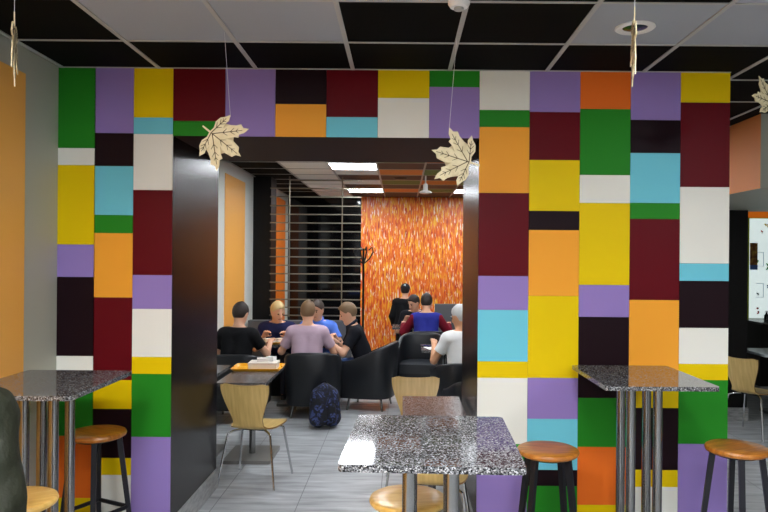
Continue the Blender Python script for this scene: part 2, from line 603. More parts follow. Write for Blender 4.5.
# ------------------------------------------------------------------ slat screen
YS = 9.8
t = thing('slat_screen', 'hanging screen of thin horizontal metal slats before the dark window', 'screen', (0, YS, 0))
xa, xb = -1.89, at(361, 260, YS).x
for i, v in enumerate([180.5, 188.5, 197, 206, 214.5, 223, 231.5, 240, 248.5, 257, 265.5, 274, 282.5, 291, 299.5, 307.5, 315.5]):
    z = at(316, v, YS).z
    a = at(289, 260, YS).x if i == 0 else xa
    box('slat', a, xb, -.014, .014, z - .008, z + .008, M['slat'], t, bevel=.002)
zb = at(316, 317, YS).z
for u in (289.5, 342):
    x = at(u, 260, YS).x
    tube('rod', [(x, -.02, zb), (x, -.02, CEIL)], .009, M['slat'], t, 8)


# ------------------------------------------------------------------ maple leaves
HALF = [(0, 1), (.06, .85), (.17, .79), (.13, .67), (.21, .55), (.15, .36), (.30, .49), (.37, .61), (.45, .57), (.57, .66), (.75, .70),
        (.67, .56), (.71, .44), (.60, .35), (.52, .22), (.33, .10), (.46, .07), (.57, .10), (.73, .03), (.60, -.05), (.50, -.15), (.33, -.19), (.16, -.13), (.028, -.15), (.022, -.42)]
VEINS = [((0, -.1), (0, .86)), ((0, -.06), (.60, .58)), ((0, -.06), (-.60, .58)), ((0, -.1), (.58, -.0)), ((0, -.1), (-.58, -.0))]
SIDE = [(.35, .16), (.6, .15), (.78, .1)]


def maple_leaf(x, y, z, s, rx, rot, rz, label):
    t = thing('maple_leaf', label, 'hanging leaf', (x, y, z), 0, 'plywood maple leaves hung from the ceiling')
    mtx = Matrix.Rotation(rz, 4, 'Z') @ Matrix.Rotation(rx, 4, 'X') @ Matrix.Rotation(R(90), 4, 'X') @ Matrix.Rotation(rot, 4, 'Z')
    pts = [(a * s, b * s) for a, b in HALF] + [(-a * s, b * s) for a, b in HALF[::-1][:-1]]
    bm = bmesh.new()
    bm_prism(bm, pts, -.0022, .0022)
    bmesh.ops.triangulate(bm, faces=[f for f in bm.faces if len(f.verts) > 4])
    bm.transform(mtx)
    obj('blade', bm, M['ply'], t, smooth=False)
    bm = bmesh.new()

    def stroke(p, q, w):
        p, q = Vector((*p, 0)), Vector((*q, 0))
        d = (q - p).normalized()
        n = Vector((-d.y, d.x, 0)) * w
        bm_prism(bm, [((p - n).x, (p - n).y), ((p + n).x, (p + n).y), ((q + n * .6).x, (q + n * .6).y), ((q - n * .6).x, (q - n * .6).y)], -.003, .003)
    for p, q in VEINS:
        P, Q = Vector((*p, 0)) * s, Vector((*q, 0)) * s
        stroke(P.xy, Q.xy, .0024)
        d = Q - P
        for f, l in SIDE:
            b = P + d * f
            for sg in (-1, 1):
                dd = Matrix.Rotation(sg * R(38), 3, 'Z') @ d.normalized()
                stroke(b.xy, (b + dd * l * s).xy, .0017)
    bm.transform(mtx)
    obj('engraved_veins', bm, M['ply_cut'], t, smooth=False)
    # thread runs up to the ceiling from the highest point of the leaf
    hi = max(((mtx @ Vector((a, b, 0))) for a, b in pts), key=lambda v: v.z)
    tube('thread', [(hi.x, hi.y, hi.z - .01), (hi.x * .6, hi.y, CEIL - z)], .0011, M['thread'], t, 6)
    return t


p = at(214, 135, 3.58)
maple_leaf(p.x, p.y, p.z, .187, 0, R(-128), R(-6), 'beige plywood maple leaf hanging before the left end of the lintel')
p = at(465.5, 161, 3.66)
maple_leaf(p.x, p.y, p.z, .195, 0, R(74), R(8), 'beige plywood maple leaf hanging before the right end of the lintel')
p = at(14.5, 34, 2.72)
maple_leaf(p.x, p.y, p.z, .205, 0, R(-172), R(115.5), 'plywood maple leaf turned edge on, before the orange panel at the left')
p = at(634, 31, 2.5)
maple_leaf(p.x, p.y, p.z, .2, 0, R(-160), R(75), 'plywood maple leaf turned edge on, under the downlight')
p = at(770, 101, 3.6)
maple_leaf(p.x, p.y, p.z, .155, 0, R(40), R(30), 'plywood maple leaf cut by the right edge of the photo, before the bulkhead')


# ------------------------------------------------------------------ furniture
def bar_table(x, y0, y1, w, label, top=1.15, rz=0.):
    yc = (y0 + y1) / 2
    t = thing('bar_table', label, 'bar table', (x, yc, 0), rz, 'tall granite bar tables')
    bm = bmesh.new()
    bm_prism(bm, rounded(w, y1 - y0, .022), top - .023, top)
    obj('tabletop', bm, M['granite'], t, bevel=.005)
    for sx in (-.074, .074):
        for sy in (-.085, .085):
            tube('leg', [(sx, sy, .03), (sx, sy, top - .04)], .0255, M['steel'], t, 20)
    box('top_plate', -.15, .15, -.16, .16, top - .044, top - .031, M['steel'], t, .002)
    bm = bmesh.new()
    bm_prism(bm, rounded(.44, .5, .03), 0, .035)
    obj('base_plate', bm, M['steel'], t, bevel=.004)
    return t


bar_table(.113, 2.11, 2.80, .59, 'tall granite bar table with steel legs, nearest and in the middle', rz=R(-2))
bar_table(-1.81, 3.13, 3.86, .59, 'tall granite bar table in the left corner beside the olive jacket')
bar_table(1.352, 3.49, 4.2, .59, 'tall granite bar table against the right part of the coloured wall')


def bar_stool(x, y, rz, label, wood):
    t = thing('bar_stool', label, 'bar stool', (x, y, 0), rz, 'round wooden bar stools')
    H = .765
    bm = bmesh.new()
    bm_lathe(bm, [(.001, H - .036), (.150, H - .036), (.164, H - .028), (.168, H - .016), (.164, H - .005), (.154, H), (.08, H - .003), (.001, H - .005)], 48)
    obj('seat', bm, M[wood], t)
    bm = bmesh.new()
    bm_lathe(bm, [(.001, H - .05), (.115, H - .05), (.115, H - .036), (.001, H - .036)], 32)
    obj('seat_plate', bm, M['dark_metal'], t)
    for i in range(4):
        a = R(45 + 90 * i)
        c, s = math.cos(a), math.sin(a)
        bm = bmesh.new()
        bm_tube(bm, [(c * .125, s * .125, H - .04), (c * .215, s * .215, 0)], [.021, .018], 4)
        obj('leg', bm, M['dark_metal'], t, bevel=.002)
    z = .30
    rr = .125 + .09 * (H - .04 - z) / (H - .04)
    for i in range(4):
        a, b = R(45 + 90 * i), R(135 + 90 * i)
        tube('footrest', [(math.cos(a) * rr, math.sin(a) * rr, z), (math.cos(b) * rr, math.sin(b) * rr, z)], .0125, M['dark_metal'], t, 10)
    return t


def on_floor_px(u, v, h):
    """point at height h under photograph pixel u, v"""
    p = at(u, v, 1)
    k = (CAMZ - h) / (CAMZ - p.z)
    return p.x * k, k


for (u, v, rz, lb, w) in ((548, 450, 0, 'round wooden bar stool between the nearest bar table and the lavender panels', 'wood_seat'),
                          (737, 448, 29, 'round wooden bar stool at the right end of the coloured wall', 'wood_seat'),
                          (408, 498, 10, 'pale honey wooden bar stool under the nearest bar table', 'wood_light'),
                          (15, 500, 30, 'round wooden bar stool right beside the olive jacket', 'wood_light'),
                          (100, 431, -26, 'round wooden bar stool behind the left bar table against the coloured wall', 'wood_seat')):
    x, y = on_floor_px(u, v - 2, .765)
    bar_stool(x, min(y, 4.02), R(rz), lb, w)


def beech_chair(x, y, rz, label):
    """moulded plywood shell on four chrome legs, facing +Y"""
    t = thing('plywood_chair', label, 'chair', (x, y, 0), rz, 'beech plywood chairs')
    # profile (y, z, half width) from front lip of the seat to the top of the back
    prof = [(.225, .425, .165), (.20, .444, .185), (.12, .45, .205), (.02, .445, .205), (-.08, .442, .185), (-.145, .448, .150), (-.185, .475, .128),
            (-.205, .52, .122), (-.222, .58, .140), (-.24, .65, .166), (-.256, .72, .188), (-.268, .775, .198), (-.275, .81, .196)]
    # smooth the profile
    P = []
    for i in range(len(prof) - 1):
        p0, p1, p2, p3 = (np.array(prof[max(i - 1, 0)]), np.array(prof[i]), np.array(prof[i + 1]), np.array(prof[min(i + 2, len(prof) - 1)]))
        for q in np.linspace(0, 1, 4, endpoint=False):
            P.append(.5 * ((2 * p1) + (-p0 + p2) * q + (2 * p0 - 5 * p1 + 4 * p2 - p3) * q * q + (-p0 + 3 * p1 - 3 * p2 + p3) * q ** 3))
    P.append(np.array(prof[-1]))
    NS = 14
    bm = bmesh.new()
    grid = [[], []]
    for i, (yy, zz, hw) in enumerate(P):
        a, b = P[max(i - 1, 0)], P[min(i + 1, len(P) - 1)]
        ty, tz = b[0] - a[0], b[1] - a[1]
        l = math.hypot(ty, tz)
        ny, nz = tz / l, -ty / l                       # towards sitter
        f = i / (len(P) - 1)
        for side in (0, 1):
            row = []
            for k in range(NS + 1):
                s = -1 + 2 * k / NS
                curve = .018 * s * s * (1 if f > .5 else .4)
                dz = 0
                if f > .9:
                    dz = .022 * (abs(s) ** 2.5) * (f - .9) / .1 - .03 * max(0, abs(s) - .8) / .2 * (f > .97)
                if f < .08:
                    dz = 0
                off = (curve + (-.006 if side else .006))
                row.append(bm.verts.new((s * hw, yy + ny * off, zz + nz * off + dz)))
            grid[side].append(row)
    for i in range(len(P) - 1):
        for k in range(NS):
            g = grid[0]
            bm.faces.new((g[i][k], g[i][k + 1], g[i + 1][k + 1], g[i + 1][k]))
            g = grid[1]
            bm.faces.new((g[i][k], g[i + 1][k], g[i + 1][k + 1], g[i][k + 1]))
        for k in (0, NS):
            bm.faces.new((grid[0][i][k], grid[0][i + 1][k], grid[1][i + 1][k], grid[1][i][k])).material_index = 1
    for i in (0, len(P) - 1):
        for k in range(NS):
            bm.faces.new((grid[0][i][k], grid[0][i][k + 1], grid[1][i][k + 1], grid[1][i][k])).material_index = 1
    obj('seat_shell', bm, [M['beech'], M['beech_edge']], t)
    for sx in (-1, 1):
        for sy in (-1, 1):
            hip = (sx * .08, sy * .06, .425)
            knee = (sx * .175, sy * .15 - .01, .405)
            foot = (sx * .235, sy * .215 - .01, 0)
            pts = [hip, ((hip[0] + knee[0] * 2) / 3, (hip[1] + knee[1] * 2) / 3, .418), knee, (knee[0] * .8 + foot[0] * .2, knee[1] * .8 + foot[1] * .2, .33), foot]
            tube('leg', pts, .0095, M['chrome'], t, 10)
    box('mounting_plate', -.1, .1, -.08, .08, .418, .434, M['dark_metal'], t, .003)
    return t


beech_chair(-1.16, 5.52, R(-10), 'beech plywood chair with chrome legs at the small table with the tray')
beech_chair(-1.89, 5.55, R(6), 'beech plywood chair mostly hidden behind the left dark jamb')
beech_chair(.13, 5.4, R(180), 'beech plywood chair facing the viewer across the small grey table in the opening')
beech_chair(.22, 4.22, R(-6), 'beech plywood chair tucked behind the nearest bar table')
beech_chair(3.70, 7.12, R(-58), 'beech plywood chair beyond the right end of the coloured wall')


def small_table(x, y, w, d, label, m='granite_dark', z=.75):
    t = thing('pedestal_table', label, 'table', (x, y, 0), 0, 'low granite pedestal tables')
    bm = bmesh.new()
    bm_prism(bm, rounded(w, d, .02), z - .03, z)
    obj('tabletop', bm, M[m], t, bevel=.004)
    tube('post', [(0, 0, .03), (0, 0, z - .03)], .028, M['steel'], t, 20)
    bm = bmesh.new()
    bm_prism(bm, rounded(min(w, .46), .5, .02), 0, .03)
    obj('base_plate', bm, M['base_grey'], t, bevel=.004)
    return t


small_table(-1.335, 6.17, .42, .96, 'low narrow granite table carrying a yellow tray of cartons')
small_table(-1.86, 6.2, .42, .9, 'low narrow granite table by the left wall, half behind the dark jamb')
small_table(.235, 4.86, .43, .68, 'low narrow granite table standing in the opening behind the nearest bar table')
small_table(-1.27, 8.5, 1.02, .58, 'low granite table the five young men sit round')
small_table(.56, 8.28, .62, .56, 'low granite table before the man in the white shirt', z=.73)
small_table(.22, 10.75, .7, .56, 'low granite table between the raglan shirt and the mural')
XT = (748 - 401) / F * 8.1
small_table(XT + .45, 8.0, .9, .6, 'low pale topped table before the dark counter at the right', 'pale_top')


def tub_chair(x, y, rz, label, h=.76):
    t = thing('tub_chair', label, 'armchair', (x, y, 0), rz, 'dark leatherette tub chairs')
    bm = bmesh.new()
    path = []
    hw, th = .285, .06
    for k in range(5):
        path.append((hw + .005 - .0 * k, .27 - .07 * k))
    for k in range(1, 16):
        a = PI * k / 16
        path.append((hw * (abs(math.cos(a)) ** .62) * (1 if math.cos(a) >= 0 else -1), -.02 - .275 * (math.sin(a) ** .62)))
    path += [(-px, py) for px, py in path[:5][::-1]]
    rings = []
    n = len(path)
    for i, (px, py) in enumerate(path):
        a, b = path[max(i - 1, 0)], path[min(i + 1, n - 1)]
        tx, ty = b[0] - a[0], b[1] - a[1]
        l = math.hypot(tx, ty)
        nx, ny = ty / l, -tx / l
        if nx * px + ny * (py - .1) < 0:
            nx, ny = -nx, -ny
        f = min(1, max(0, (.27 - py) / .56))
        top = .575 + (h - .575) * (f ** 1.25)
        bot = .15
        lean = .03 * f
        sec = [(th / 2 - .02, bot), (th / 2 - .012, bot + .012), (th / 2, top - .03), (th / 2 - .008, top - .008), (th / 4, top), (-th / 4, top), (-th / 2 + .008, top - .008),
               (-th / 2, top - .03), (-th / 2, bot + .012), (-th / 2 + .008, bot)]
        rings.append([bm.verts.new((px + nx * (o + lean * (z - .2)), py + ny * (o + lean * (z - .2)), z)) for o, z in sec])
    for r0, r1 in zip(rings, rings[1:]):
        for k in range(len(r0)):
            bm.faces.new((r0[k], r0[(k + 1) % len(r0)], r1[(k + 1) % len(r0)], r1[k]))
    bm.faces.new(rings[0][::-1])
    bm.faces.new(rings[-1])
    obj('shell', bm, M['leather'], t, angle=50)
    bm = bmesh.new()
    pts = [(.245, .29), (-.245, .29), (-.25, 0), (-.235, -.12), (-.17, -.215), (0, -.245), (.17, -.215), (.235, -.12), (.25, 0)]
    bm_prism(bm, pts, .31, .43)
    obj('seat_cushion', bm, M['leather_seat'], t, bevel=.025, seg=3)
    bm = bmesh.new()
    bm_prism(bm, [(a * .98, b * .98) for a, b in pts], .15, .31)
    obj('seat_base', bm, M['leather'], t, bevel=.005)
    for sx in (-1, 1):
        for sy in (-1, 1):
            tube('leg', [(sx * .21, sy * .19, .155), (sx * .235, sy * .215, 0)], [.016, .012], M['steel'], t, 12)
    return t


tub_chair(-1.80, 7.60, R(0), 'dark tub chair under the young man in the black T-shirt')
tub_chair(-1.00, 7.86, R(2), 'dark tub chair under the young man in the mauve shirt, backpack beside it', .75)
tub_chair(-.37, 8.28, R(78), 'dark tub chair seen from its side under the man in the black polo shirt', .80)
tub_chair(.68, 7.38, R(6), 'dark tub chair under the man in the white shirt', .72)
tub_chair(.27, 9.12, R(172), 'empty dark tub chair facing the viewer behind the white shirted man', .79)
tub_chair(.38, 9.98, R(0), 'dark tub chair under the man in the red and blue raglan shirt', .78)
tub_chair(.27, 11.4, R(174), 'dark tub chair farthest back, before the orange mural', .72)
tub_chair(.76, 6.22, R(10), 'dark tub chair half hidden by the right jamb, nearest of the tub chairs', .76)


def bench(x0, x1, y0, y1, h, label):
    t = thing('bench_seat', label, 'bench', ((x0 + x1) / 2, (y0 + y1) / 2, 0), 0)
    w, d = (x1 - x0) / 2, (y1 - y0) / 2
    box('base', -w, w, -d + .03, d, 0, .3, M['black_lam'], t, .006)
    box('seat_cushion', -w, w, -d, d - .14, .3, .44, M['sofa'], t, .03)
    bm = bmesh.new()
    vs = bm_box(bm, -w, w, d - .16, d, .3, h)
    obj('backrest', bm, M['sofa'], t, .03)
    return t


bench(-2.1, -.68, 8.86, 9.52, .94, 'mid grey upholstered bench under the slat screen')
bench(.62, 1.9, 11.7, 12.4, 1.0, 'mid grey high backed bench against the orange mural')

# coat stand
p = at(365, 320, 11.4)
t = thing('coat_stand', 'thin black coat stand at the left edge of the orange mural', 'coat stand', (at(363, 320, 11.4).x, 11.4, 0))
tube('pole', [(0, 0, .02), (0, 0, 1.98)], .018, M['black_lam'], t)
for i in range(4):
    a = R(20 + 90 * i)
    c, s = math.cos(a), math.sin(a)
    tube('hook', [(c * .0, s * .0, 1.72), (c * .1, s * .1, 1.80), (c * .17, s * .17, 1.92), (c * .15, s * .15, 2.0), (c * .09, s * .09, 1.95)], .012, M['black_lam'], t, 8)
    tube('foot', [(0, 0, .10), (c * .14, s * .14, .06), (c * .24, s * .24, .012)], .014, M['black_lam'], t, 8)

# ------------------------------------------------------------------ trays, food, paper
def tray(x, y, z, rz, w, d, label):
    t = thing('serving_tray', label, 'tray', (x, y, z), rz, 'yellow serving trays')
    bm = bmesh.new()
    a = rounded(w - .05, d - .05, .02, 4)
    b = rounded(w, d, .035, 4)
    rings = []
    for pts, zz in ((a, .0), (b, .024), ([(q[0] * .985, q[1] * .985) for q in b], .026), ([(q[0] * .985, q[1] * .985) for q in a], .004)):
        rings.append([bm.verts.new((q[0], q[1], zz)) for q in pts])
    n = len(a)
    for r0, r1 in zip(rings, rings[1:]):
        for k in range(n):
            bm.faces.new((r0[k], r0[(k + 1) % n], r1[(k + 1) % n], r1[k]))
    bm.faces.new(rings[0][::-1])
    bm.faces.new(rings[-1])
    obj('tray_body', bm, M['tray'], t)
    for sx in (-1, 1):
        tube('grip', [(sx * (w / 2 - .012), -.05, .029), (sx * (w / 2 - .012), .05, .029)], .006, M['tray'], t, 8)
    return t


def carton(name, x, y, z, rz, w, d, h, label, m=None, lid=True, group='white food cartons and cups'):
    t = thing(name, label, 'food carton', (x, y, z), rz, group)
    bm = bmesh.new()
    bm_box(bm, -w / 2, w / 2, -d / 2, d / 2, 0, h * (.7 if lid else 1))
    obj('carton_base', bm, m or M['paper'], t, .006)
    if lid:
        bm = bmesh.new()
        bm_box(bm, -w / 2 - .004, w / 2 + .004, -d / 2 - .004, d / 2 + .004, h * .68, h)
        obj('lid', bm, M['carton'], t, .008)
    return t


xt, yt = -1.34, 6.44
tray(xt + .0, yt, .75, R(3), .47, .36, 'yellow tray of cartons on the small table behind the plywood chair')
carton('food_carton', xt + .055, yt - .02, .757, R(2), .26, .20, .065, 'large white food carton lying on the yellow tray')
carton('food_carton', xt + .04, yt - .02, .824, R(12), .10, .08, .03, 'small pale wrapper heaped on the large white carton', lid=False, m=M['carton'])
carton('food_carton', xt + .115, yt + .01, .824, R(-15), .08, .07, .04, 'crumpled white napkin at the right on the large carton', lid=False)
tray(-1.53, 8.43, .75, R(28), .38, .28, 'yellow tray between the blond man and the black T-shirt')
carton('food_carton', -1.62, 8.40, .757, R(28), .13, .11, .05, 'white food carton on the tray of the blond man')
carton('food_carton', -1.50, 8.48, .757, R(40), .09, .08, .045, 'small white carton at the back of the blond man\'s tray')
t = thing('paper_cup', 'white paper cup before the man in the black polo shirt', 'cup', (-.92, 8.36, .75))
bm = bmesh.new()
bm_lathe(bm, [(.03, 0), (.036, .085), (.038, .09), (.034, .088), (.029, .008)], 24)
obj('cup', bm, M['paper'], t)
bm = bmesh.new()
bm_lathe(bm, [(.039, .086), (.039, .094), (.03, .098), (.001, .098)], 24)
obj('lid', bm, M['paper'], t)
carton('food_carton', -1.72, 6.44, .75, R(10), .001 + .09, .07, .05, 'small white carton on the low table by the left wall', lid=False) if False else None
t = thing('paper_sheet', 'white sheet of paper on the table before the white shirted man', 'paper', (.40, 8.2, .73), R(15))
box('sheet', -.09, .09, -.12, .12, .0005, .0025, M['paper'], t)
t = thing('phone', 'black phone lying on the table before the white shirted man', 'phone', (.33, 8.36, .73), R(40))
box('case', -.04, .04, -.075, .075, .0005, .009, M['black_lam'], t, .003)
box('screen', -.036, .036, -.068, .068, .0088, .0096, M['black_glass'], t)

# ------------------------------------------------------------------ right hand end: menu wall, counter
YM = 9.866
pa, pb = at(747, 318, YM), at(775, 218, YM)
t = thing('menu_board', 'lit white board with small coloured drawings and a green border beyond the black wall', 'menu board', (pa.x, YM, pa.z))
M['board'] = mat('lit white board', (236, 246, 244), .4, emit=((230, 246, 244), .7))
M['lime'] = mat('lime border', (190, 210, 40), .5)
W_, H_ = 1.7, pb.z - pa.z
box('panel', 0, W_, 0, .03, 0, H_, M['board'], t)
bm = bmesh.new()
bm_box(bm, -.02, .02, -.012, .031, -.01, H_)
bm_box(bm, -.02, W_, -.012, .031, H_ - .01, H_ + .02)
obj('border', bm, M['lime'], t, smooth=False)
bm = bmesh.new()
rnd = random.Random(3)
DOOD = [mat('drawing red', (200, 50, 60), .5), mat('drawing green', (110, 190, 120), .5), mat('drawing blue', (70, 110, 180), .5), mat('drawing dark', (50, 50, 60), .5), mat('drawing yellow', (240, 200, 60), .5)]
for _ in range(60):
    x, z = rnd.uniform(.12, W_ - .1), rnd.uniform(.08, H_ - .08)
    mi = rnd.randrange(5)
    a = rnd.uniform(0, PI)
    pts = [(x + .03 * q * math.cos(a + q * 2), -.003, z + .03 * q * math.sin(a + q)) for q in (-1, -.4, .3, 1)]
    bm_tube(bm, pts, .011, 6, mi)
for xx, zz in ((.13, .3), (.13, .75)):
    for (x0, x1, z0, z1) in ((xx, xx + .1, zz, zz + .006), (xx, xx + .1, zz + .2, zz + .206), (xx + .1, xx + .106, zz, zz + .206)):
        bm_box(bm, x0, x1, -.003, 0, z0, z1, 2)
obj('printed_drawings', bm, DOOD, t, smooth=False)
t = thing('poster', 'narrow brown and blue poster stuck on the left edge of the lit board', 'poster', (pa.x + .03, YM - .014, pa.z + H_ * .53))
M['poster_a'] = noise_mat('brown poster print', [(.3, (60, 36, 16)), (.5, (150, 90, 24)), (.7, (210, 170, 60))], 14, rough=.5)
box('sheet', 0, .11, 0, .006, 0, .32, M['poster_a'], t)
box('blue_strip', .0, .11, -.003, .001, -.07, .0, DOOD[2], t)
box('sign_band_o', 0, 0.01, 0, .01, 0, .01, M['orange_deep']) if False else None
t = thing('sign_band', 'orange band running above the lit board', 'sign band', (pa.x, YM, at(756, 216, YM).z - .025))
box('band', -.02, 1.75, -.02, .03, 0, .1, mat('lit orange sign', (236, 124, 30), .4, emit=((240, 120, 24), .35)), t, .004)
box('valance', -.2, 1.75, -.04, .03, .1, .16, M['dark_metal'], t, .004)
t = thing('counter', 'dark counter under the lit board at the right edge', 'counter', (pa.x, 9.3, 0))
box('body', -.1, 1.8, 0, .59, .1, pa.z - .036, M['dark_lam'], t, .004)
box('worktop', -.12, 1.82, -.03, .59, pa.z - .036, pa.z - .011, M['granite_dark'], t, .004)
box('plinth', -.08, 1.78, .04, .59, 0, .1, M['skirting'], t)
for i, xx in enumerate((.06, .16, .25, .36)):
    tb = thing('bottle', ['dark bottle at the left end of the counter', 'second dark bottle along the counter', 'third dark bottle along the counter', 'fourth dark bottle along the counter'][i], 'bottle', (pa.x + xx, 9.45, pa.z - .011), 0, 'dark bottles on the counter')
    bm = bmesh.new()
    bm_lathe(bm, [(.032, 0), (.034, .01), (.034, .08), (.014, .11), (.013, .13)], 16)
    obj('glass_body', bm, M['black_glass'], tb)
    bm = bmesh.new()
    bm_lathe(bm, [(.015, .128), (.015, .145), (.001, .146)], 12)
    obj('cap', bm, M['paper'], tb)


# ------------------------------------------------------------------ people: one smooth surface grown from a distance field
def nets(f, lo, h):
    s = f < 0
    n = np.array(f.shape) - 1
    cnt = np.zeros(tuple(n), np.int8)
    offs = [(a, b, c) for a in (0, 1) for b in (0, 1) for c in (0, 1)]
    for a, b, c in offs:
        cnt += s[a:a + n[0], b:b + n[1], c:c + n[2]]
    mask = (cnt > 0) & (cnt < 8)
    I = np.argwhere(mask)
    idx = -np.ones(mask.shape, np.int64)
    idx[mask] = np.arange(len(I))
    acc = np.zeros((len(I), 3))
    num = np.zeros(len(I))
    for o in offs:
        for ax in range(3):
            if o[ax]:
                continue
            q = list(o)
            q[ax] = 1
            f0 = f[I[:, 0] + o[0], I[:, 1] + o[1], I[:, 2] + o[2]]
            f1 = f[I[:, 0] + q[0], I[:, 1] + q[1], I[:, 2] + q[2]]
            cr = (f0 < 0) != (f1 < 0)
            tt = np.where(cr, f0 / np.where(f0 == f1, 1, f0 - f1), 0)
            pos = np.array(o, float)[None, :].repeat(len(I), 0)
            pos[:, ax] += tt
            acc += pos * cr[:, None]
            num += cr
    V = lo + h * (I + acc / num[:, None])
    faces = []
    for ax in range(3):
        b, c = (ax + 1) % 3, (ax + 2) % 3
        s0 = np.take(s, range(0, s.shape[ax] - 1), ax)
        s1 = np.take(s, range(1, s.shape[ax]), ax)
        E = np.argwhere(s0 != s1)
        E = E[(E[:, b] > 0) & (E[:, c] > 0) & (E[:, b] < n[b]) & (E[:, c] < n[c])]
        fl = s0[E[:, 0], E[:, 1], E[:, 2]]
        q = []
        for db, dc in ((-1, -1), (0, -1), (0, 0), (-1, 0)):
            G = E.copy()
            G[:, b] += db
            G[:, c] += dc
            q.append(idx[G[:, 0], G[:, 1], G[:, 2]])
        q = np.stack(q, 1)
        q[~fl] = q[~fl][:, ::-1]
        faces.append(q)
    Fc = np.concatenate(faces)
    Fc = Fc[(Fc >= 0).all(1)]
    return V, Fc


def sdf_cone(p, a, b, ra, rb):
    ab = b - a
    t_ = np.clip(((p - a) @ ab) / max(1e-9, ab @ ab), 0, 1)
    return np.linalg.norm(p - a - t_[..., None] * ab, axis=-1) - (ra + (rb - ra) * t_)


def sdf_ell(p, c, r, rot):
    q = ((p - c) @ rot) / r
    return (np.linalg.norm(q, axis=-1) - 1) * min(r)


def grow(prims, h, k=.03, cuts=(), wob=0.):
    """prims: ('c', a, b, ra, rb, [cuts]) or ('e', c, r, rot, [cuts]); a cut is (point, normal): what lies along the normal goes"""
    lo, hi = np.array([9.] * 3), np.array([-9.] * 3)
    bb = []
    for p in prims:
        if p[0] == 'c':
            m = max(p[3], p[4])
            l, u = np.minimum(p[1], p[2]) - m, np.maximum(p[1], p[2]) + m
        else:
            m = max(p[2])
            l, u = p[1] - m, p[1] + m
        bb.append((l, u))
        lo, hi = np.minimum(lo, l), np.maximum(hi, u)
    lo, hi = lo - 3 * h, hi + 3 * h
    n = np.ceil((hi - lo) / h).astype(int) + 1
    f = np.full(tuple(n), 1., np.float64)
    for p, (l, u) in zip(prims, bb):
        i0 = np.maximum(((l - lo - .06) / h).astype(int), 0)
        i1 = np.minimum(((u - lo + .06) / h).astype(int) + 2, n)
        g = np.stack(np.meshgrid(*[lo[d] + h * np.arange(i0[d], i1[d]) for d in range(3)], indexing='ij'), -1)
        d = sdf_cone(g, *p[1:5]) if p[0] == 'c' else sdf_ell(g, *p[1:4])
        for cp, cn in p[-1]:
            d = np.maximum(d, (g - cp) @ cn)
        sl = tuple(slice(i0[q], i1[q]) for q in range(3))
        a = f[sl]
        hh = np.clip(.5 + .5 * (a - d) / k, 0, 1)
        f[sl] = a * (1 - hh) + d * hh - k * hh * (1 - hh)
    if cuts or wob:
        g = np.stack(np.meshgrid(*[lo[d] + h * np.arange(n[d]) for d in range(3)], indexing='ij'), -1)
        if wob:
            f = f + wob * (np.sin(g[..., 2] * 34 + 4 * np.sin(g[..., 0] * 17 + g[..., 1] * 13)) * .6 + np.sin(g[..., 0] * 55 + g[..., 1] * 35 - g[..., 2] * 31) * .5)
        for cp, cn in cuts:
            f = np.maximum(f, (g - cp) @ cn)
    return nets(f, lo, h)


def mesh_obj(name, parts, m, parent):
    V = np.concatenate([v for v, _ in parts])
    Fs, o = [], 0
    for v, q in parts:
        Fs.append(q + o)
        o += len(v)
    Fs = np.concatenate(Fs)
    me = bpy.data.meshes.new(name)
    me.from_pydata(V.tolist(), [], Fs.tolist())
    me.update()
    me.materials.append(m)
    me.shade_smooth()
    ob = bpy.data.objects.new(name, me)
    C.objects.link(ob)
    ob.parent = parent
    return ob


def A(*v):
    return np.array(v, float)


def unit(v):
    return v / np.linalg.norm(v)


def ik(s, w, la, lb, hint):
    d = w - s
    L = np.linalg.norm(d)
    L2 = min(L, (la + lb) * .995)
    d = d / L
    w = s + d * L2
    x = (la * la - lb * lb + L2 * L2) / (2 * L2)
    y = math.sqrt(max(0, la * la - x * x))
    hp = unit(hint - d * (hint @ d))
    return s + d * x + hp * y, w


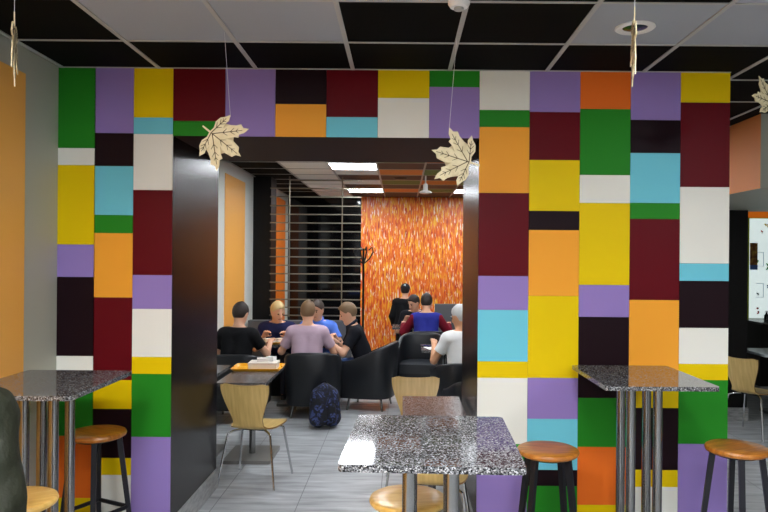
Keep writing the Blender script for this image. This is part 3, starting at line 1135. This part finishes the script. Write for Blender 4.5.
def person(name_label, loc, rz, *, lean=12, yaw=0, pitch=-20, roll=0, hands=None, hs=.43, stand=None, scale=1., h=.011, skin='skin', hairc=(60, 42, 30), shirt=(40, 40, 44),
           sleeve=.62, sleeve_col=None, trousers=(44, 50, 70), shoes=(30, 30, 34), hat=None, collar=None, shirt_off=.014, long_hair=0., jacket=False, feet=.40, stripe=None, torso_twist=0, group=None, head_fwd=.02, knees=.12):
    t = thing('person', name_label, 'person', loc, rz, group)
    L = R(lean)
    s = A(0, math.sin(L), math.cos(L))
    if stand:
        P = A(0, 0, stand)
    else:
        P = A(0, 0, hs + .09)
    up = A(0, 0, 1)
    X = A(1, 0, 0)
    fw = np.cross(s, X) * -1          # front of the chest
    fw = unit(A(0, math.cos(L), -math.sin(L)))
    N = P + .50 * s
    S = {q: P + .415 * s + q * .172 * X for q in (-1, 1)}
    # head frame
    y_, p_, r_ = R(yaw), R(pitch), R(roll)
    hf = A(-math.sin(y_) * math.cos(p_), math.cos(y_) * math.cos(p_), math.sin(p_))
    hr = unit(np.cross(hf, up))
    hu = np.cross(hr, hf)
    hr, hu = hr * math.cos(r_) + hu * math.sin(r_), hu * math.cos(r_) - hr * math.sin(r_)
    rot = np.stack([hr, hf, hu], 1)
    H = N + .05 * s + .105 * unit(s + up * .8) + hf * head_fwd
    torso = [('c', P + X * q * .075 - up * .01, P + .2 * s + X * q * .062, .112, .098, []) for q in (-1, 1)]
    torso += [('c', P + .2 * s + X * q * .062, P + .40 * s + X * q * .082, .098, .098, []) for q in (-1, 1)]
    torso += [('c', S[-1], S[1], .06, .06, [])]
    torso += [('c', N - s * .035 + X * q * .03, S[q] + s * .005, .056, .054, []) for q in (-1, 1)]
    torso += [('c', P + .42 * s, N + .0 * s, .085, .060, [])]
    head = [('e', H + hu * .022 - hf * .012, (.079, .099, .100), rot, []), ('e', H + hf * .022 - hu * .045, (.062, .072, .080), rot, []),
            ('c', H + hf * .094 + hu * .012, H + hf * .112 - hu * .026, .009, .014, []), ('c', H + hf * .075 - hu * .1, H + hf * .06 - hu * .1, .022, .03, [])]
    head += [('e', H + hr * q * .077 - hf * .005 - hu * .005, (.012, .022, .034), rot, []) for q in (-1, 1)]
    neck = [('c', N - s * .02, H - hu * .05 - hf * .02, .056, .054, [])]
    # arms
    if hands is None:
        hands = [(-.16, .40, P[2] + .16), (.16, .40, P[2] + .16)]
    arms, hand_parts, sl = [], [], []
    for q, w in zip((-1, 1), hands):
        hint = A(q * .55, -.35, -1.)
        E, Wp = ik(S[q], A(*w), .285, .25, hint)
        arms += [('c', S[q], E, .052, .040, []), ('c', E, Wp, .041, .028, [])]
        d = unit(Wp - E)
        nrm = A(q * .25, .2, -1)
        nrm = unit(nrm - d * (nrm @ d))
        sd = np.cross(nrm, d) * q          # towards the thumb is -sd*... kept per side
        inner = A(-q, 0, 0)
        if sd @ inner < 0:
            sd = -sd
        hp = [('c', Wp - d * .03, Wp + d * .02, .027, .026, [])]
        for i, (o_, ln) in enumerate(((.030, .072), (.010, .080), (-.010, .075), (-.029, .060))):
            K = Wp + d * (.092 - abs(o_ - .005) * .25) + sd * o_
            hp.append(('c', Wp + d * .015 + sd * o_ * .5, K, .016, .0115, []))
            m1 = K + unit(d + nrm * .55) * ln * .55
            m2 = m1 + unit(d * .6 + nrm) * ln * .5
            hp += [('c', K, m1, .0098, .0088, []), ('c', m1, m2, .0088, .0075, [])]
        t0 = Wp + d * .02 + sd * .024
        t1 = t0 + unit(d * .7 + sd * .8 + nrm * .35) * .045
        t2 = t1 + unit(d + sd * .15 + nrm * .35) * .034
        hp += [('c', t0, t1, .015, .0115, []), ('c', t1, t2, .0112, .009, [])]
        hand_parts.append(grow(hp, .0045, .006))
        e = E * 1.0
        a_end = S[q] + (E - S[q]) * min(1, sleeve / .55 if sleeve < .55 else 1)
        dirn = unit(E - S[q])
        so = shirt_off
        if sleeve <= .75:
            end = S[q] + (E - S[q]) * sleeve
            sl.append(('c', S[q], S[q] + (E - S[q]), .056 + so, .048 + so, [(end, dirn)]))
        else:
            d2 = unit(Wp - E)
            sl += [('c', S[q], E, .056 + so, .045 + so, []), ('c', E, Wp, .045 + so, .032 + so, [(Wp - d2 * .01, d2)])]
    # legs
    legs, foot, tro = [], [], []
    for q in (-1, 1):
        hip = P + A(q * .088, .0, -.02)
        if stand:
            kn = A(q * .1, .03, stand * .52)
            an = A(q * .11, -.01, .085)
        else:
            kn = A(q * (knees + .01), .425, hs + .055)
            an = A(q * knees, feet, .085)
        legs += [('c', hip, kn, .086, .058, []), ('c', kn, an, .056, .038, []), ('c', an - up * .04, an + A(0, .14, -.055), .032, .028, [])]
        d2 = unit(an - kn)
        tro += [('c', hip, kn, .096, .070, []), ('c', kn, an, .068, .054, [(an + d2 * .01, d2)])]
        foot.append([('c', an + A(0, -.03, -.045), an + A(0, .15, -.05), .040, .034, [(A(0, 0, .004), -up)])])
    body = grow(torso + neck + head + arms + legs, h, .025)
    mesh_obj('body', [body] + hand_parts, M[skin], t)
    # clothing
    so = shirt_off
    tor = [(p[0], p[1], p[2], p[3] + so, p[4] + so, p[5]) for p in torso[:-1]] + [('c', P + .42 * s, N - .0 * s, .092 + so, .066 + so, [])]
    neckcut = (N + .004 * s, unit(s * .97 - fw * .2)) if not jacket else (N + .05 * s, s)
    hem = (P - up * (.06 if not jacket else .14), -up)
    if jacket:
        tor += [('c', P + X * q * .08 - up * .16, P + X * q * .078, .135, .13, []) for q in (-1, 1)]
    sm = mat('creased jacket cloth', shirt, .7, bump=(9, .9, .03), spec=.3) if jacket else cloth('shirt cloth', shirt)
    if jacket:
        mesh_obj('jacket', [grow(tor + sl, h, .035, [hem, neckcut], .0055)], sm, t)
    elif sleeve_col:
        mesh_obj('shirt', [grow(tor, h, .03, [hem, neckcut])], sm, t)
        sl2 = [(p[0], p[1], p[2], p[3] + .006, p[4] + .004, p[5]) for p in sl]
        for q in (0, 1):
            part = sl2[q * len(sl2) // 2:(q + 1) * len(sl2) // 2]
            part = part + [('c', S[(-1, 1)[q]], N - X * (1, -1)[q] * .07 - s * .035, .068, .05, [])]
            mesh_obj('sleeve', [grow(part, h, .03, [neckcut])], cloth('sleeve cloth', sleeve_col), t)['label'] = 'dark red sleeve'
    else:
        mesh_obj('shirt', [grow(tor + sl, h, .03, [hem, neckcut])], sm, t)
    if collar:
        ring = []
        for i in range(12):
            a0, a1 = 2 * PI * i / 12, 2 * PI * (i + 1) / 12
            c0 = N + .02 * s + X * math.cos(a0) * .064 + fw * math.sin(a0) * .064 - s * .02 * math.sin(a0)
            c1 = N + .02 * s + X * math.cos(a1) * .064 + fw * math.sin(a1) * .064 - s * .02 * math.sin(a1)
            ring.append(('c', c0, c1, .017, .017, []))
        mesh_obj('collar', [grow(ring, .007, .01)], cloth('collar cloth', collar), t)
    mesh_obj('trousers', [grow(tro + [('c', P - X * .075, P + X * .075, .124, .124, []), ('c', P - X * .07 + up * .06, P + X * .07 + up * .06, .112, .112, [])], h, .03, [(P + up * .09, up)])], cloth('trouser cloth', trousers), t)
    for fp in foot:
        mesh_obj('shoe', [grow(fp, .009, .02)], cloth('shoe leather', shoes), t)
    # hair: a shell over the skull cut along the hairline
    hc = H + hu * .022 - hf * .012
    hair = [('e', hc + hu * .006 - hf * .004, (.089, .110, .114), rot, [(H + hf * .062 + hu * .045, unit(hf * 1. - hu * .5)), (H - hu * (.062 + long_hair), unit(-hu + hf * .5)), (H + hf * .022 + hu * .012, unit(hf * .9 - hu * .62))])]
    if not hat:
        hair.append(('c', H + hf * .055 + hu * .095, H - hf * .02 + hu * .115, .026, .03, []))
    mesh_obj('hair', [grow(hair, .0075, .012)], hairm('hair', hairc), t)
    for q in (-1, 1):
        bm = bmesh.new()
        bmesh.ops.create_uvsphere(bm, u_segments=12, v_segments=8, radius=.0085)
        eo = obj('eye', bm, M['eye'], t)
        eo.location = H + hf * .084 + hr * q * .031 + hu * .008
        tube('eyebrow', [H + hf * .088 + hr * q * .016 + hu * .03, H + hf * .082 + hr * q * .05 + hu * .03], .005, hairm('brow', hairc), t, 6)
    tube('mouth', [H + hf * .086 - hr * .02 - hu * .062, H + hf * .094 - hu * .06, H + hf * .086 + hr * .02 - hu * .062], .0055, M['lips'], t, 6)
    if hat:
        cc = H + hu * .045 - hf * .01
        cap = [('e', cc, (.094, .115, .098), rot, [(H + hu * .035, -hu)])]
        co = mesh_obj('cap', [grow(cap, .0075, .01)], M['cap_black'], t)
        br = [('e', H + hu * .042 + hf * hat * .10, (.07, .085, .008), rot, [])]
        mesh_obj('brim', [grow(br, .005, .008)], M['cap_black'], co)
        em = H + hu * .085 - hf * .112
        bm = bmesh.new()
        bmesh.ops.create_uvsphere(bm, u_segments=14, v_segments=8, radius=.021)
        eo = obj('emblem', bm, mat('pale emblem', (180, 206, 214), .6), co)
        eo.location = em
        eo.scale = (1, .4, 1)
    return t


PG = 'young men round the granite table'
BLK = (20, 20, 23)
# the table group
person('person in a black T-shirt with his back turned, left of the group', (-1.865, 7.66, 0), R(-12), lean=12, yaw=-6, pitch=-22, hands=[(-.14, .34, .78), (.24, .44, .80)], hairc=(44, 32, 24), shirt=BLK,
       trousers=(40, 44, 58), group=PG)
person('blond person in a navy T-shirt bending over the table, facing the viewer', (-1.62, 9.06, 0), R(184), lean=24, yaw=34, pitch=-24, hands=[(-.16, .38, .80), (.15, .36, .80)], hairc=(214, 190, 136), shirt=(38, 42, 82),
       trousers=(40, 44, 58), group=PG, hs=.42)
person('person in a mauve shirt with his back turned, nearest at the table', (-1.09, 7.93, 0), R(2), lean=8, yaw=-4, pitch=-16, hands=[(-.27, .36, .80), (.26, .36, .80)], hairc=(126, 96, 66), shirt=(196, 170, 186),
       trousers=(60, 62, 92), group=PG, sleeve=.72)
person('person in a bright blue polo shirt on the bench behind the mauve shirt', (-1.07, 9.05, 0), R(176), lean=18, yaw=-14, pitch=-18, hands=[(-.27, .38, .80), (.18, .38, .80)], hairc=(58, 44, 36), shirt=(90, 130, 226),
       trousers=(40, 44, 58), group=PG, collar=(82, 120, 214), hs=.42)
person('person in a black polo shirt leaning in from the right, in profile', (-.42, 8.34, 0), R(96), lean=20, yaw=0, pitch=-26, hands=[(-.16, .47, .82), (.16, .44, .82)], hairc=(122, 96, 68), shirt=(24, 25, 32),
       trousers=(78, 104, 156), group=PG, collar=(38, 44, 62), sleeve=.68)
# beyond them on the right
RG = 'people at the right hand tables'
person('grey haired person in a white T-shirt half hidden by the right jamb', (.70, 7.44, 0), R(20), lean=8, yaw=28, pitch=-18, hands=[(-.22, .33, .83), (.2, .4, .80)], hairc=(190, 190, 188), shirt=(236, 236, 234),
       skin='skin2', trousers=(60, 64, 80), group=RG, sleeve=.62)
person('person in a dark red and blue raglan shirt with his back turned', (.38, 10.02, 0), R(-2), lean=10, yaw=-6, pitch=-18, hands=[(-.34, .40, .80), (.34, .40, .80)], hairc=(44, 34, 28), shirt=(44, 50, 140),
       sleeve=1., sleeve_col=(122, 22, 40), trousers=(40, 44, 58), group=RG)
person('dark haired person bending over the table behind the raglan shirt', (.27, 11.42, 0), R(172), lean=30, yaw=-40, pitch=-28, hands=[(-.14, .36, .80), (.15, .34, .80)], hairc=(40, 32, 28), shirt=(28, 28, 34),
       trousers=(40, 44, 58), group=RG)
person('person in a black cap and black jacket standing before the orange mural', (.075, 12.2, 0), R(-6), stand=.70, lean=5, yaw=0, pitch=-10, hands=[(-.21, .10, .61), (.21, .12, .61)], hairc=(36, 30, 28), shirt=(18, 18, 20),
       sleeve=1., trousers=(24, 24, 30), hat=-1., group=RG, shirt_off=.016).scale = (.92, .92, .92)
# olive jacket at the left edge of the photo
person('person in an olive green jacket cut by the left edge of the photo', (-1.53, 2.22, 0), R(-14), stand=.85, lean=6, yaw=0, pitch=-8, hands=[(-.25, .10, .74), (.26, .06, .76)], hairc=(60, 48, 38), shirt=(27, 30, 16),
       sleeve=1., jacket=True, trousers=(40, 44, 52), shirt_off=.03, h=.01)

# ------------------------------------------------------------------ bags
M['pack'] = noise_mat('navy patterned cloth', [(.42, (10, 11, 20)), (.54, (18, 22, 48)), (.63, (64, 78, 130)), (.72, (14, 16, 34))], 16, (1, 1, 1), 3, rough=.8, distort=1.2)
M['pack_plain'] = cloth('dark navy webbing', (20, 21, 30))


def backpack(x, y, z, rz, tilt, label, m, sc=1.):
    t = thing('backpack', label, 'backpack', (x, y, z), rz, 'backpacks by the young men')
    t.rotation_euler = (R(tilt), 0, rz)
    t.scale = (sc, sc, sc)
    pr = [('c', A(q * .075, 0, .11), A(q * .065, 0, .34), .098, .088, [(A(0, 0, .012), A(0, 0, -1.))]) for q in (-1, 1)] + [('c', A(0, 0, .30), A(0, -.01, .40), .11, .075, [])]
    mesh_obj('bag_body', [grow(pr, .011, .05)], m, t)
    pk = [('c', A(q * .055, -.09, .10), A(q * .05, -.085, .22), .05, .045, []) for q in (-1, 1)]
    mesh_obj('pocket', [grow(pk, .01, .03)], m, t)
    for q in (-1, 1):
        tube('strap', [(q * .07, .08, .40), (q * .085, .13, .34), (q * .09, .14, .22), (q * .08, .085, .08)], .014, M['pack_plain'], t, 8)
    tube('handle', [(-.035, .02, .455), (-.02, .03, .49), (.02, .03, .49), (.035, .02, .455)], .008, M['pack_plain'], t, 8)
    return t


backpack(-.79, 7.22, 0, R(20), -6, 'navy patterned backpack on the floor behind the mauve shirt\'s chair', M['pack'])

# ------------------------------------------------------------------ world, camera
w = bpy.data.worlds.new('shop surroundings')
bpy.context.scene.world = w
w.use_nodes = True
w.node_tree.nodes['Background'].inputs[0].default_value = (.97, .98, 1, 1)
w.node_tree.nodes['Background'].inputs[1].default_value = .58

cam = bpy.data.cameras.new('camera')
co = bpy.data.objects.new('camera', cam)
C.objects.link(co)
cam.sensor_width = 36
cam.lens = F / 768 * 36
cam.shift_x = -(U0 - 384) / 768
cam.shift_y = (V0 - 256) / 768
cam.clip_start = .05
co.matrix_world = Matrix.Translation((0, 0, CAMZ)) @ Matrix.Rotation(R(90), 4, 'X') @ Matrix.Rotation(ROLL, 4, 'Z')
sc = bpy.context.scene
sc.camera = co
sc.view_settings.view_transform = 'Standard'
sc.view_settings.look = 'None'
sc.view_settings.gamma = 1
sc.view_settings.use_curve_mapping = False
sc.view_settings.exposure = 0
